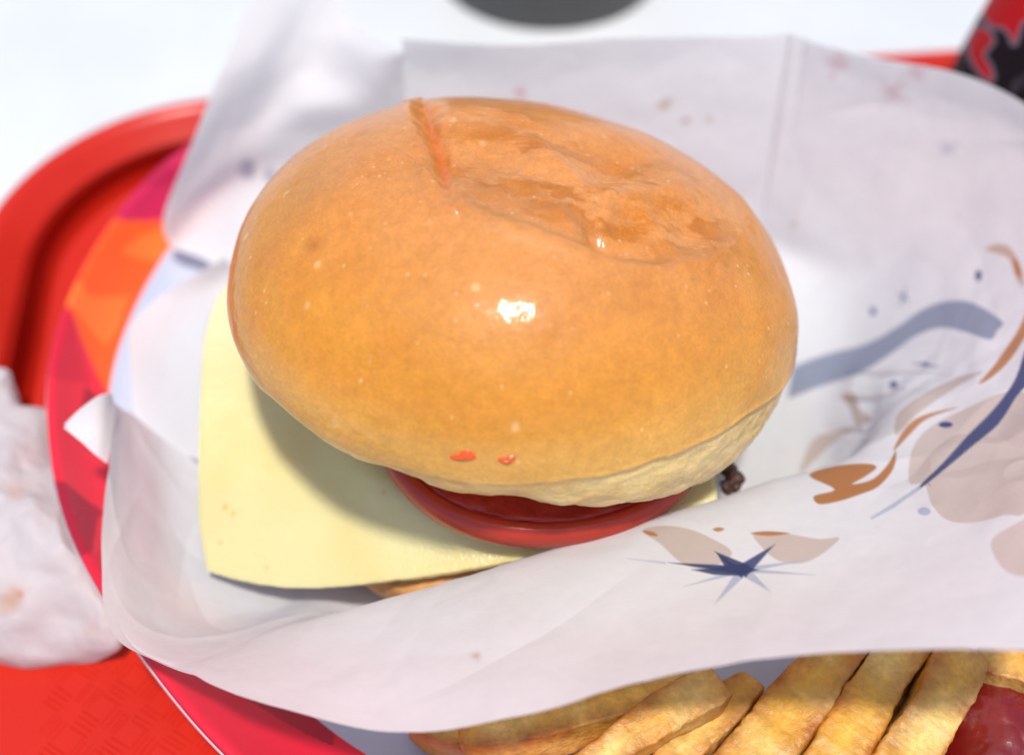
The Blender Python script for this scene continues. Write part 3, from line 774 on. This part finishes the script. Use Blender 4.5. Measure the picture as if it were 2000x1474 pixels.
# pale tan areas and orange print, blended into the sheet colour
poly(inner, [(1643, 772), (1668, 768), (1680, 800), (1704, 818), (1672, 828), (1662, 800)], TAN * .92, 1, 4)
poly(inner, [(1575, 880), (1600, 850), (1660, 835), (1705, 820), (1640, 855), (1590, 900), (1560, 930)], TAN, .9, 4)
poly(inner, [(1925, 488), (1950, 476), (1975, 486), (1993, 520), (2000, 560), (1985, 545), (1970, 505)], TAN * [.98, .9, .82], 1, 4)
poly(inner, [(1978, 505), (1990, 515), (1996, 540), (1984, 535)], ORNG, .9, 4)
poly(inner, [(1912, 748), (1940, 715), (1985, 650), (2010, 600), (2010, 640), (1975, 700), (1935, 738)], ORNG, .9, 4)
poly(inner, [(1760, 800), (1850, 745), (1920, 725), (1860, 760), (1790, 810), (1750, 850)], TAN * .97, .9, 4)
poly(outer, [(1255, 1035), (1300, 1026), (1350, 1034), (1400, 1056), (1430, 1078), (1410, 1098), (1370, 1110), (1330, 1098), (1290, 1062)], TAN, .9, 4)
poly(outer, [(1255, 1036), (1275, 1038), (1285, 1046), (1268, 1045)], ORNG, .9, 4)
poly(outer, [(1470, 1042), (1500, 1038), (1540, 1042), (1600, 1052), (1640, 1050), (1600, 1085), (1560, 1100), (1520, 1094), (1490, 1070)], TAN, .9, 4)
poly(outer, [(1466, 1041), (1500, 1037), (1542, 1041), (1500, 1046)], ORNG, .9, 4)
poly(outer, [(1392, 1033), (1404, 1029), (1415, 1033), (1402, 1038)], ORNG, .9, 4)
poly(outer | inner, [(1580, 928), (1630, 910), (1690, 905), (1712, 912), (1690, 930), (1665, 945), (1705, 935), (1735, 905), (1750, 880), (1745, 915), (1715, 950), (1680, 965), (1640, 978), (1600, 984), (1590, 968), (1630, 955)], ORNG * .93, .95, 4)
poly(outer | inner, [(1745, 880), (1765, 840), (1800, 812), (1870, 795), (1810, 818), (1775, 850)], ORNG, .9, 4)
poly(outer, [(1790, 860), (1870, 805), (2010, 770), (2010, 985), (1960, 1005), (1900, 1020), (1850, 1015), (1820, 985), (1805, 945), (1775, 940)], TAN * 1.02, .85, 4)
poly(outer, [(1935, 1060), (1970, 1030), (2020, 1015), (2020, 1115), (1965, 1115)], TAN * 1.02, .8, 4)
# blue ribbon, dots, crosses
rib_c = srgb(150, 158, 178)
poly(inner, [(1500, 752), (1560, 712), (1620, 690), (1690, 672), (1750, 640), (1800, 605), (1850, 588), (1900, 592), (1957, 627), (1948, 645), (1934, 663), (1890, 650), (1840, 640), (1790, 655), (1740, 690), (1680, 728), (1600, 755), (1500, 790)], rib_c, .92, 5)
for x, y, rx_, ry_, c in ((1911, 538, 6, 11, NAVY * 1.2), (1705, 608, 6, 8, BLUE * .9), (1745, 751, 8, 8, BLUE), (1808, 948, 9, 4, BLUE)):
    poly(inner, [(x + rx_ * math.cos(a), y + ry_ * math.sin(a)) for a in np.linspace(0, 6.28, 16, endpoint=False)], c)
poly(inner | outer, [(1832 + 14 * math.cos(a) * 1 + 15, 829 + 6 * math.sin(a)) for a in np.linspace(0, 6.28, 16, endpoint=False)], NAVY * 1.5)
poly(outer, [(1805 + 13 * math.cos(a), 998 + 8 * math.sin(a)) for a in np.linspace(0, 6.28, 16, endpoint=False)], PALE)
for x, y, h, w_ in ((1765, 580, 24, 12), (1808, 712, 10, 28)):
    poly(inner, [(x + 5, y - h), (x + 2, y - 2), (x + w_, y + h * .45), (x + 1, y + 4), (x - 8, y + h * .75), (x - 3, y + 2), (x - w_, y - h * .3), (x - 1, y - 4)], BLUE * .95)
poly(inner | outer, [(2005, 680), (1985, 735), (1960, 775), (1930, 810), (1890, 850), (1840, 905), (1796, 948), (1800, 952), (1850, 912), (1905, 866), (1950, 828), (1985, 775), (2010, 740)], NAVY * 1.25, .95, 4)
poly(outer, [(1796, 948), (1740, 985), (1700, 1010), (1702, 1014), (1745, 992), (1800, 953)], PALE, .9)
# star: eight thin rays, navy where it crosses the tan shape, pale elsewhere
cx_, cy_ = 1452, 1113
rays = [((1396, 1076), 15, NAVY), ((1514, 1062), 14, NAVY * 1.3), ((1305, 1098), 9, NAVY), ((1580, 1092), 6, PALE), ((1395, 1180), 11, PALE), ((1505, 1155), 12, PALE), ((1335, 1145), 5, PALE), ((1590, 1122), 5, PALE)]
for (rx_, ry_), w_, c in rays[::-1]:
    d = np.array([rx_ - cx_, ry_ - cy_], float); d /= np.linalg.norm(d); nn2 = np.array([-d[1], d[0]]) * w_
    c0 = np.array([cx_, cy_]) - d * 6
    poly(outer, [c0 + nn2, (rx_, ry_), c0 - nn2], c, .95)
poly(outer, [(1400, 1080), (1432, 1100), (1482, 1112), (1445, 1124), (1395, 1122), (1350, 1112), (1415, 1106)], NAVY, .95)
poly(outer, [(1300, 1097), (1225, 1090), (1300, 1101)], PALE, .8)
# faint stains of grease and ketchup
for x, y, r, c in ((1300, 205, 12, (190, 150, 110)), (1340, 235, 6, (170, 120, 80)), (1385, 232, 5, (190, 140, 90)), (1015, 180, 12, (225, 180, 190)), (1625, 150, 7, (230, 160, 170)), (1745, 180, 22, (222, 190, 192)), (1638, 125, 20, (226, 196, 198)), (1790, 140, 16, (226, 196, 198)), (1850, 290, 16, (205, 205, 214)), (930, 1280, 9, (205, 185, 165)), (1550, 440, 4, (190, 150, 110))):
    dd = np.hypot(wpx[:, 0] - x, (wpx[:, 1] - y) * 1.2) * (1 + .45 * mot)
    msk = (tuf > 15) if y < 500 else outer
    wv = (np.exp(-(dd / r) ** 2) * .75 * msk)[:, None]
    wflat[:] = wflat * (1 - wv) + srgb(*c) * wv
wflat *= (1 + .015 * mot)[:, None]
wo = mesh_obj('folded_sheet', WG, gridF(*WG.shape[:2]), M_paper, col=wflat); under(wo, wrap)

def patch(name, rows, nu_=160, nv_=120, wamp=.0004, seed=0, parent=wrap, mat=M_paper):
    C = np.array([[at(*p) if len(p) == 3 else np.array(p[:3]) for p in r] for r in rows])
    a = crom(C, np.linspace(0, len(C) - 1, nu_)); g = np.swapaxes(crom(np.swapaxes(a, 0, 1), np.linspace(0, C.shape[1] - 1, nv_)), 0, 1)
    g = g + normals(g) * (wamp * fbm(g, 60, 3, seed) + wamp * .8 * (1 - np.abs(vnoise(g, 45, seed + 3))))[..., None]
    g[..., 2] = np.maximum(g[..., 2], PF + .0004)
    c = np.empty(g.shape); c[:] = (.88, .875, .86)
    return g, c, name, parent, mat
def finish(pt):
    g, c, name, parent, mat = pt
    o = mesh_obj(name, g, gridF(*g.shape[:2]), mat, col=np.clip(c, 0, 1)); under(o, parent); return o
# flap at the back left, behind the back wall's edge
fl = patch('corner_flap', [
    [(520, 540, .016), (450, 535, .0160), (395, 505, .0180), (335, 480, .0215), (318, 432, .0290), (350, 340, .0380), (410, 190, .0520), (455, 85, .0600), (500, -30, .0690)],
    [(560, 520, .015), (510, 505, .0155), (450, 455, .0175), (405, 400, .0225), (400, 345, .0315), (430, 270, .0390), (480, 160, .0510), (520, 70, .0590), (560, -60, .0700)],
    [(620, 500, .015), (580, 480, .0150), (520, 420, .0175), (490, 350, .0230), (490, 290, .0320), (520, 220, .0395), (555, 130, .0500), (590, 55, .0570), (630, -30, .0650)],
    [(700, 490, .014), (680, 470, .0150), (640, 400, .0180), (610, 330, .0240), (600, 265, .0330), (610, 205, .0430), (630, 140, .0480), (655, 75, .0550), (690, 45, .0580)],
    [(780, 480, .014), (770, 460, .0150), (740, 400, .0180), (720, 330, .0250), (710, 265, .0340), (715, 210, .0430), (725, 165, .0500), (745, 120, .0570), (778, 100, .0605)],
    [(860, 480, .014), (850, 460, .0150), (840, 400, .0180), (830, 330, .0250), (825, 265, .0340), (825, 215, .0420), (830, 180, .0470), (838, 150, .0515), (850, 125, .0555)]], 220, 220, .00035, 3)
g, c = fl[0], fl[1]; q = proj(g.reshape(-1, 3)).reshape(g.shape[:2] + (2,))
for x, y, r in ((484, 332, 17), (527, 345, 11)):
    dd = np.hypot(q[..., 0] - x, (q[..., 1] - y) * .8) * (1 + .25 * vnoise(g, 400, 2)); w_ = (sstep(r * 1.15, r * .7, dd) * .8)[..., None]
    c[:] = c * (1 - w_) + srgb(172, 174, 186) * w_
finish(fl)
# side panel under the cheese at the left
sp = patch('side_panel', [
    [(600, 640, FZ), (520, 560, .0150), (470, 528, .0205), (438, 505, .0265)],
    [(600, 680, FZ), (500, 610, .0150), (420, 570, .0195), (368, 545, .0250)],
    [(600, 720, FZ), (480, 660, .0150), (375, 620, .0190), (300, 588, .0240)],
    [(600, 760, FZ), (480, 720, .0145), (350, 680, .0180), (256, 640, .0240)],
    [(600, 820, FZ), (480, 790, .0140), (350, 750, .0170), (256, 725, .0228)],
    [(600, 880, FZ), (490, 870, .0135), (370, 830, .0155), (262, 805, .0200)],
    [(600, 930, FZ), (500, 930, .0130), (400, 900, .0140), (290, 870, .0165)]], 160, 140, .00035, 9)
finish(sp)
# turned-out corner at the left
fc = patch('turned_corner', [
    [(217, 768, .0415), (221, 785, .0385), (224, 810, .0372), (216, 860, .0370), (209, 906, .0372)],
    [(196, 770, .0440), (200, 792, .0420), (199, 820, .0405), (194, 858, .0395), (188, 890, .0390)],
    [(160, 795, .0440), (166, 808, .0428), (168, 828, .0415), (165, 848, .0405), (160, 864, .0400)],
    [(124, 828, .0425), (127, 829, .0422), (128, 831, .0420), (127, 833, .0418), (125, 835, .0416)]], 80, 80, .0002, 14)
finish(fc)

# ------------------------------------------------------------------ crumpled napkin on the tray
nc = np.array([-.118, .006])
out_px = [(232, 1238, .012), (160, 1290, .006), (75, 1312, .0055), (0, 1302, .0055), (-120, 1270, .0060), (-230, 1160, .010), (-260, 1000, .017), (-200, 850, .02), (-110, 745, .022), (0, 722, .022), (24, 742, .020), (36, 785, .018), (60, 815, .015), (130, 840, .010), (190, 1000, .009), (215, 1120, .010)]
OP = np.array([at(*p) for p in out_px]); nca = np.arctan2(OP[:, 1] - nc[1], OP[:, 0] - nc[0])
NO = 420
loopN = crom(OP, np.linspace(0, len(OP), NO, endpoint=False), closed=True)
fr_ = np.linspace(0, 1, 150)
def tray_h(x, y):
    a = (x - t_org[0]) * tx[0] + (y - t_org[1]) * tx[1]; b = -((x - t_org[0]) * ty[0] + (y - t_org[1]) * ty[1])
    e = np.minimum(np.minimum(a, TW - a), np.minimum(b, TD - b))
    pr = np.array(prof[6:]); return np.where(e < .002, .0, np.interp(e, pr[:, 0], pr[:, 1]))
ctr = np.array([nc[0], nc[1], .0])
NP = ctr[None, None] + (loopN[None] - ctr) * fr_[:, None, None]
dome = np.sqrt(np.clip(1 - fr_ ** 2.6, 0, 1))[:, None]
edgez = loopN[None, :, 2]
NP[..., 2] = edgez * fr_[:, None] ** 2 + .0055 * (1 - fr_[:, None] ** 2) + .0200 * dome
q2 = NP[..., :2] - nc
ncr = facets(q2, 70, 4, np.array([.045, .05]))
ncr = (ncr - ncr.mean()) / (ncr.std() + 1e-9)
NP[..., 2] += np.clip(ncr, -2.4, 2.4) * .0034 * (.25 + .75 * dome)
NP[..., :2] += (np.stack([vnoise(NP, 70, 1), vnoise(NP, 70, 2)], -1) * .0022 + np.stack([vnoise(NP, 170, 3), vnoise(NP, 170, 4)], -1) * .0008)
NP[..., 2] += .0009 * fbm(NP, 110, 3, 6)
# stay under the plate's rim and above the tray
pth = np.arctan2(NP[..., 1] - PC[1], NP[..., 0] - PC[0]) % (2 * math.pi)
pd = np.hypot(NP[..., 0] - PC[0], NP[..., 1] - PC[1]) - np.interp(pth, th, rr)
NP[..., 2] = np.where(pd < .004, np.minimum(NP[..., 2], np.interp(pd, [-.02, 0, .002, .004], [.0065, RZ - .005, RZ - .002, RZ + .002])), NP[..., 2])
NP[..., 2] = np.maximum(NP[..., 2], tray_h(NP[..., 0], NP[..., 1]) + .0006)
ncol = np.empty(NP.shape); ncol[:] = (.80, .76, .75)
nq = proj(NP.reshape(-1, 3)).reshape(NP.shape[:2] + (2,))
for x, y, r, c, k in ((28, 1165, 22, (222, 160, 110), .6), (40, 1160, 9, (206, 130, 80), .55), (12, 1180, 20, (232, 190, 150), .5), (30, 960, 18, (238, 196, 170), .5), (120, 1000, 10, (236, 200, 170), .5), (180, 1230, 14, (236, 205, 185), .5), (60, 890, 30, (236, 205, 205), .5)):
    dd = np.hypot(nq[..., 0] - x, nq[..., 1] - y) * (1 + .35 * vnoise(NP, 300, 3)); w_ = (np.exp(-(dd / r) ** 2) * k)[..., None]
    ncol = ncol * (1 - w_) + srgb(*c) * w_
nap = empty('paper_napkin', (nc[0], nc[1], TF), 'crumpled white paper napkin with orange grease stains beside the plate', 'napkin')
no_ = mesh_obj('crumpled_sheet', NP, gridF(150, NO, wrap_m=True), M_napkin, col=ncol); under(no_, nap)

# ------------------------------------------------------------------ fries
fry_i = 0
def fry(p0, p1, w0, w1, thick, label, roll=0.0, bend=0.0, taper0=.5, taper1=.5, brown=(.5, .5), seed=0, tone=0.0):
    """a chip from p0 to p1 (pixel x, y, height); widths in metres"""
    a, b = at(*p0), at(*p1); ax = b - a; L_ = np.linalg.norm(ax); ax /= L_
    side = np.cross(ax, [0, 0, 1.]); side /= np.linalg.norm(side); up = np.cross(side, ax)
    cr_, sr_ = math.cos(roll), math.sin(roll); side, up = side * cr_ + up * sr_, up * cr_ - side * sr_
    n1, n2 = 120, 64
    t = np.linspace(0, 1, n1); an = np.linspace(0, 2 * math.pi, n2, endpoint=False)
    e = 11.0
    w0 *= .93; w1 *= .93
    sx_ = np.sign(np.cos(an)) * np.abs(np.cos(an)) ** (2 / e); sy_ = np.sign(np.sin(an)) * np.abs(np.sin(an)) ** (2 / e)
    wd = w0 + (w1 - w0) * t
    cap = .006
    end0 = np.sqrt(np.clip(1 - (1 - np.clip(t * L_ / cap, 0, 1)) ** 2, 0, 1)); end1 = np.sqrt(np.clip(1 - (1 - np.clip((1 - t) * L_ / cap, 0, 1)) ** 2, 0, 1))
    k0 = taper0 + (1 - taper0) * end0; k1 = taper1 + (1 - taper1) * end1
    k0[0] = k1[-1] = .02; k0[1] = min(k0[1], taper0 * .8); k1[-2] = min(k1[-2], taper1 * .8)
    wob = 1 + .05 * np.sin(t * 7 + seed) + .03 * np.sin(t * 17 + seed * 2)
    C = a + ax[None] * (t * L_)[:, None] + side[None] * (bend * np.sin(t * math.pi))[:, None]
    hw = (wd * k0 * k1 * wob / 2)[:, None]; ht = (thick * k0 * k1 * (1 + .05 * np.sin(t * 9 + seed * 3)) / 2)[:, None]
    P = C[:, None] + side[None, None] * (hw * sx_[None])[..., None] + up[None, None] * (ht * sy_[None])[..., None]
    nn = side[None, None] * sx_[None, :, None] + up[None, None] * sy_[None, :, None]; nn = nn / np.linalg.norm(nn, axis=-1, keepdims=True)
    P = P + nn * (.00035 * fbm(P, 110, 2, seed) + .00022 * fbm(P, 700, 3, seed + 3))[..., None]
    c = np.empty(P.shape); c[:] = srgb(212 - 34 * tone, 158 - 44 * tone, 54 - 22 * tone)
    pale = np.clip(.35 + .8 * fbm(P, 120, 3, seed + 9), 0, 1)[..., None]
    c = c + (srgb(226, 194, 116) - c) * pale * .85
    corner = (np.abs(sx_ * sy_) ** 1.3)[None, :, None] * np.ones((n1, 1, 1))
    br = np.clip(corner * (.75 + .5 * fbm(P, 200, 2, seed + 4))[..., None], 0, 1)
    c = c + (srgb(158, 84, 18) - c) * br * .95
    endb = (brown[0] * np.exp(-t * L_ / .005) + brown[1] * np.exp(-(1 - t) * L_ / .005))[:, None, None]
    c = c + (srgb(176, 96, 26) - c) * np.clip(endb, 0, 1)
    patchb = sstep(.35, .8, fbm(P, 70, 3, seed + 30))[..., None]
    c = c + (srgb(186, 114, 30) - c) * patchb * .6
    o = mesh_obj('french_fry', P, gridF(n1, n2, wrap_m=True), M_fry, col=np.clip(c, 0, 1))
    tag(o, label, 'french fry', 'french fries on the plate')
    return o
fry((893, 1452, .0255), (1345, 1335, .0270), .0070, .0090, .0085, 'pointed blade-like golden fry lying flat under the paper flap', .15, .002, .15, .6, (.6, .2), 1)
fry((800, 1405, .0170), (1060, 1505, .0180), .0075, .0080, .0080, 'short pale fry half hidden beside the white plate centre', 0, 0, .4, .5, (.4, .3), 2)
fry((1120, 1530, .0290), (1408, 1338, .0300), .0075, .0085, .0080, 'short thick fry with blunt rounded end above the wedge fries', -.1, -.001, .5, .75, (.3, .45), 3)
fry((1250, 1560, .0225), (1475, 1335, .0235), .0075, .0080, .0080, 'narrow fry tucked between the blunt fry and broadest fry', .1, 0, .5, .5, (.3, .3), 4)
fry((1375, 1610, .0270), (1665, 1235, .0300), .0120, .0118, .0095, 'broadest straight golden fry in the middle of the pile', .06, .0005, .6, .6, (.4, .3), 5)
fry((1560, 1600, .0280), (1788, 1225, .0300), .0100, .0104, .0095, 'crisp ridged fry between the broadest fry and the ketchup dipped fry', -.05, -.0004, .6, .6, (.3, .3), 6)
fry((1700, 1570, .0285), (1878, 1268, .0310), .0105, .0108, .0095, 'fry with ketchup along its edge beside the ketchup pool', -.15, .001, .5, .7, (.5, .3), 7)
fry((1900, 1292, .0255), (2080, 1345, .0255), .0085, .0085, .0085, 'pale fry lying crosswise behind the ketchup pool', 0, 0, .6, .6, (.2, .2), 8)
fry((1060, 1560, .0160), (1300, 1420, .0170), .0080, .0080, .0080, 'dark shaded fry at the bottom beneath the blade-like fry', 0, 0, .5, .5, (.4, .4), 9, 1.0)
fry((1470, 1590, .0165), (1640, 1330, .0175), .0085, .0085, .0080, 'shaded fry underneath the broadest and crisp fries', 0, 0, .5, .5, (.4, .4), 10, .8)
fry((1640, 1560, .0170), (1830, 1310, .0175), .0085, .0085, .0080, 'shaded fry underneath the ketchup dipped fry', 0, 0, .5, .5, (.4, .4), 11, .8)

# ------------------------------------------------------------------ ketchup
kc = at(1985, 1435, .0165)
ka = np.linspace(0, 2 * math.pi, 220, endpoint=False); kr = np.linspace(0, 1, 90)
kR = .0230 * (1 + .10 * np.sin(2 * ka + .4) + .07 * np.sin(3 * ka + 1) + .04 * np.sin(7 * ka))
KP = np.stack([kc[0] + kr[:, None] * kR * np.cos(ka), kc[1] + kr[:, None] * kR * np.sin(ka), np.zeros((90, 220))], -1)
KP[..., 2] = PF + .0002 + .0150 * (1 - kr[:, None] ** 2.4) ** .7
KP[..., 2] += .0010 * fbm(KP, 80, 2, 9) * (1 - kr[:, None] ** 6) + .0002 * np.abs(fbm(KP, 260, 2, 19)) * (1 - kr[:, None] ** 6)
kt = mesh_obj('ketchup', KP, gridF(90, 220, wrap_m=True), M_ketchup)
tag(kt, 'glossy dark red ketchup pool beside the fries', 'ketchup')

# ------------------------------------------------------------------ cups
def cup(name, cx, cy, z0, r0, r1, h, mat, label, cat, mat_rim, col_fn=None, n=120, nz=60):
    root = empty(name, (cx, cy, z0), label, cat)
    a = np.linspace(0, 2 * math.pi, n, endpoint=False); z = np.linspace(0, h, nz)
    R__ = r0 + (r1 - r0) * z / h
    P = np.stack([cx + R__[:, None] * np.cos(a), cy + R__[:, None] * np.sin(a), z0 + .0006 + np.repeat(z[:, None], n, 1)], -1)
    c = col_fn(P) if col_fn else None
    body = mesh_obj('cup_body', P, gridF(nz, n, wrap_m=True), mat, col=c); under(body, root)
    # rolled lip, inside wall and base
    lip = []
    for k in range(13):
        t = 2 * math.pi * k / 12; lip.append(np.stack([cx + (r1 + .0014 * math.cos(t)) * np.cos(a), cy + (r1 + .0014 * math.cos(t)) * np.sin(a), np.full(n, z0 + h + .0014 * math.sin(t))], -1))
    lo = mesh_obj('rolled_lip', np.array(lip), gridF(13, n, wrap_m=True), mat_rim); under(lo, root)
    inn = []
    for r_, z_ in ((r1 - .0006, h), (r0 - .0006, .008), (r0 * .5, .008), (1e-4, .008)):
        inn.append(np.stack([cx + r_ * np.cos(a), cy + r_ * np.sin(a), np.full(n, z0 + z_)], -1))
    io = mesh_obj('inside_wall', np.array(inn), gridF(4, n, wrap_m=True), M_white); under(io, root)
    bs_ = []
    for r_, z_ in ((r0 + .0003, .006), (r0 + .0003, .0012), (r0, .0002), (r0 - .0016, .0002), (r0 - .0018, .004)):
        bs_.append(np.stack([cx + r_ * np.cos(a), cy + r_ * np.sin(a), np.full(n, z0 + z_)], -1))
    bo = mesh_obj('base_rim', np.array(bs_), gridF(5, n, wrap_m=True), mat_rim); under(bo, root)
    return root
cup('grey_cup', .0129, .2417, 0, .0393, .0470, .105, M_gcup, 'plain dark grey cup standing on the white table behind the tray', 'cup', M_gcup)

def script_print(P):
    f = P.reshape(-1, 3); q = proj(f); c = np.empty(f.shape); c[:] = (.012, .008, .010)
    front_ = ((f[:, :2] - [BCX, BCY]) * (CAM[:2] - [BCX, BCY])).sum(1) > 0
    T = lambda pts: [(1400 + x * .5425, y * .5425) for x, y in pts]
    shapes = [T([(958, -150), (968, 0), (958, 50), (990, 92), (1032, 98), (1058, 128), (1072, 155), (1092, 95), (1120, 70), (1170, 110), (1230, 40), (1200, -60), (1130, -200)]),
              T([(925, 112), (950, 100), (978, 118), (992, 150), (968, 178), (958, 205), (985, 250), (988, 290), (955, 268), (920, 215), (908, 165)])]
    for k in (0, 1):
        for s_ in shapes:
            sm = crom(np.array(s_), np.linspace(0, len(s_), len(s_) * 5, endpoint=False), closed=True)
            sdv = inpoly(q, sm)
            w_ = (sstep(8.5, 5.5, sdv) if k == 0 else sstep(1.5, -1.5, sdv))[:, None] * front_[:, None]
            c = c * (1 - w_) + (srgb(128, 116, 126) if k == 0 else srgb(206, 26, 30)) * w_
    for y0 in (300, 322):
        line = T([(1060, y0 + 20), (1080, y0 - 4), (1110, y0 - 26)])
        w_ = (sstep(5, 2, linedist(q, line)) * front_ * .35 * (vnoise(f, 1500, 4) > -.1))[:, None]
        c = c * (1 - w_) + srgb(130, 120, 128) * w_
    return c
BCX, BCY = .1545, .1180
def container(cx, cy, z0):
    root = empty('drink_container', (cx, cy, z0), 'black drink container with red and grey outlined script standing behind the wrapper', 'drink')
    pr = crom(np.array([(.024, 0), (.0275, .001), (.0335, .006), (.0362, .016), (.0358, .028), (.0335, .044), (.0300, .062), (.0262, .078), (.0235, .088)]), np.linspace(0, 8, 260))
    a = np.linspace(0, 2 * math.pi, 300, endpoint=False)
    P = np.stack([cx + pr[:, 0:1] * np.cos(a), cy + pr[:, 0:1] * np.sin(a), z0 + np.repeat(pr[:, 1:2], 300, 1)], -1)
    o = mesh_obj('container_body', P, gridF(260, 300, wrap_m=True), M_bcup, col=script_print(P)); under(o, root)
    lid = crom(np.array([(.0232, .0865), (.0246, .0868), (.0246, .0925), (.0235, .094), (.015, .0942), (.0001, .0942)]), np.linspace(0, 5, 40))
    P = np.stack([cx + lid[:, 0:1] * np.cos(a), cy + lid[:, 0:1] * np.sin(a), z0 + np.repeat(lid[:, 1:2], 300, 1)], -1)
    o = mesh_obj('lid', P, gridF(40, 300, wrap_m=True), M_gcup2); under(o, root)
    return root
container(BCX, BCY, TF + .0002)
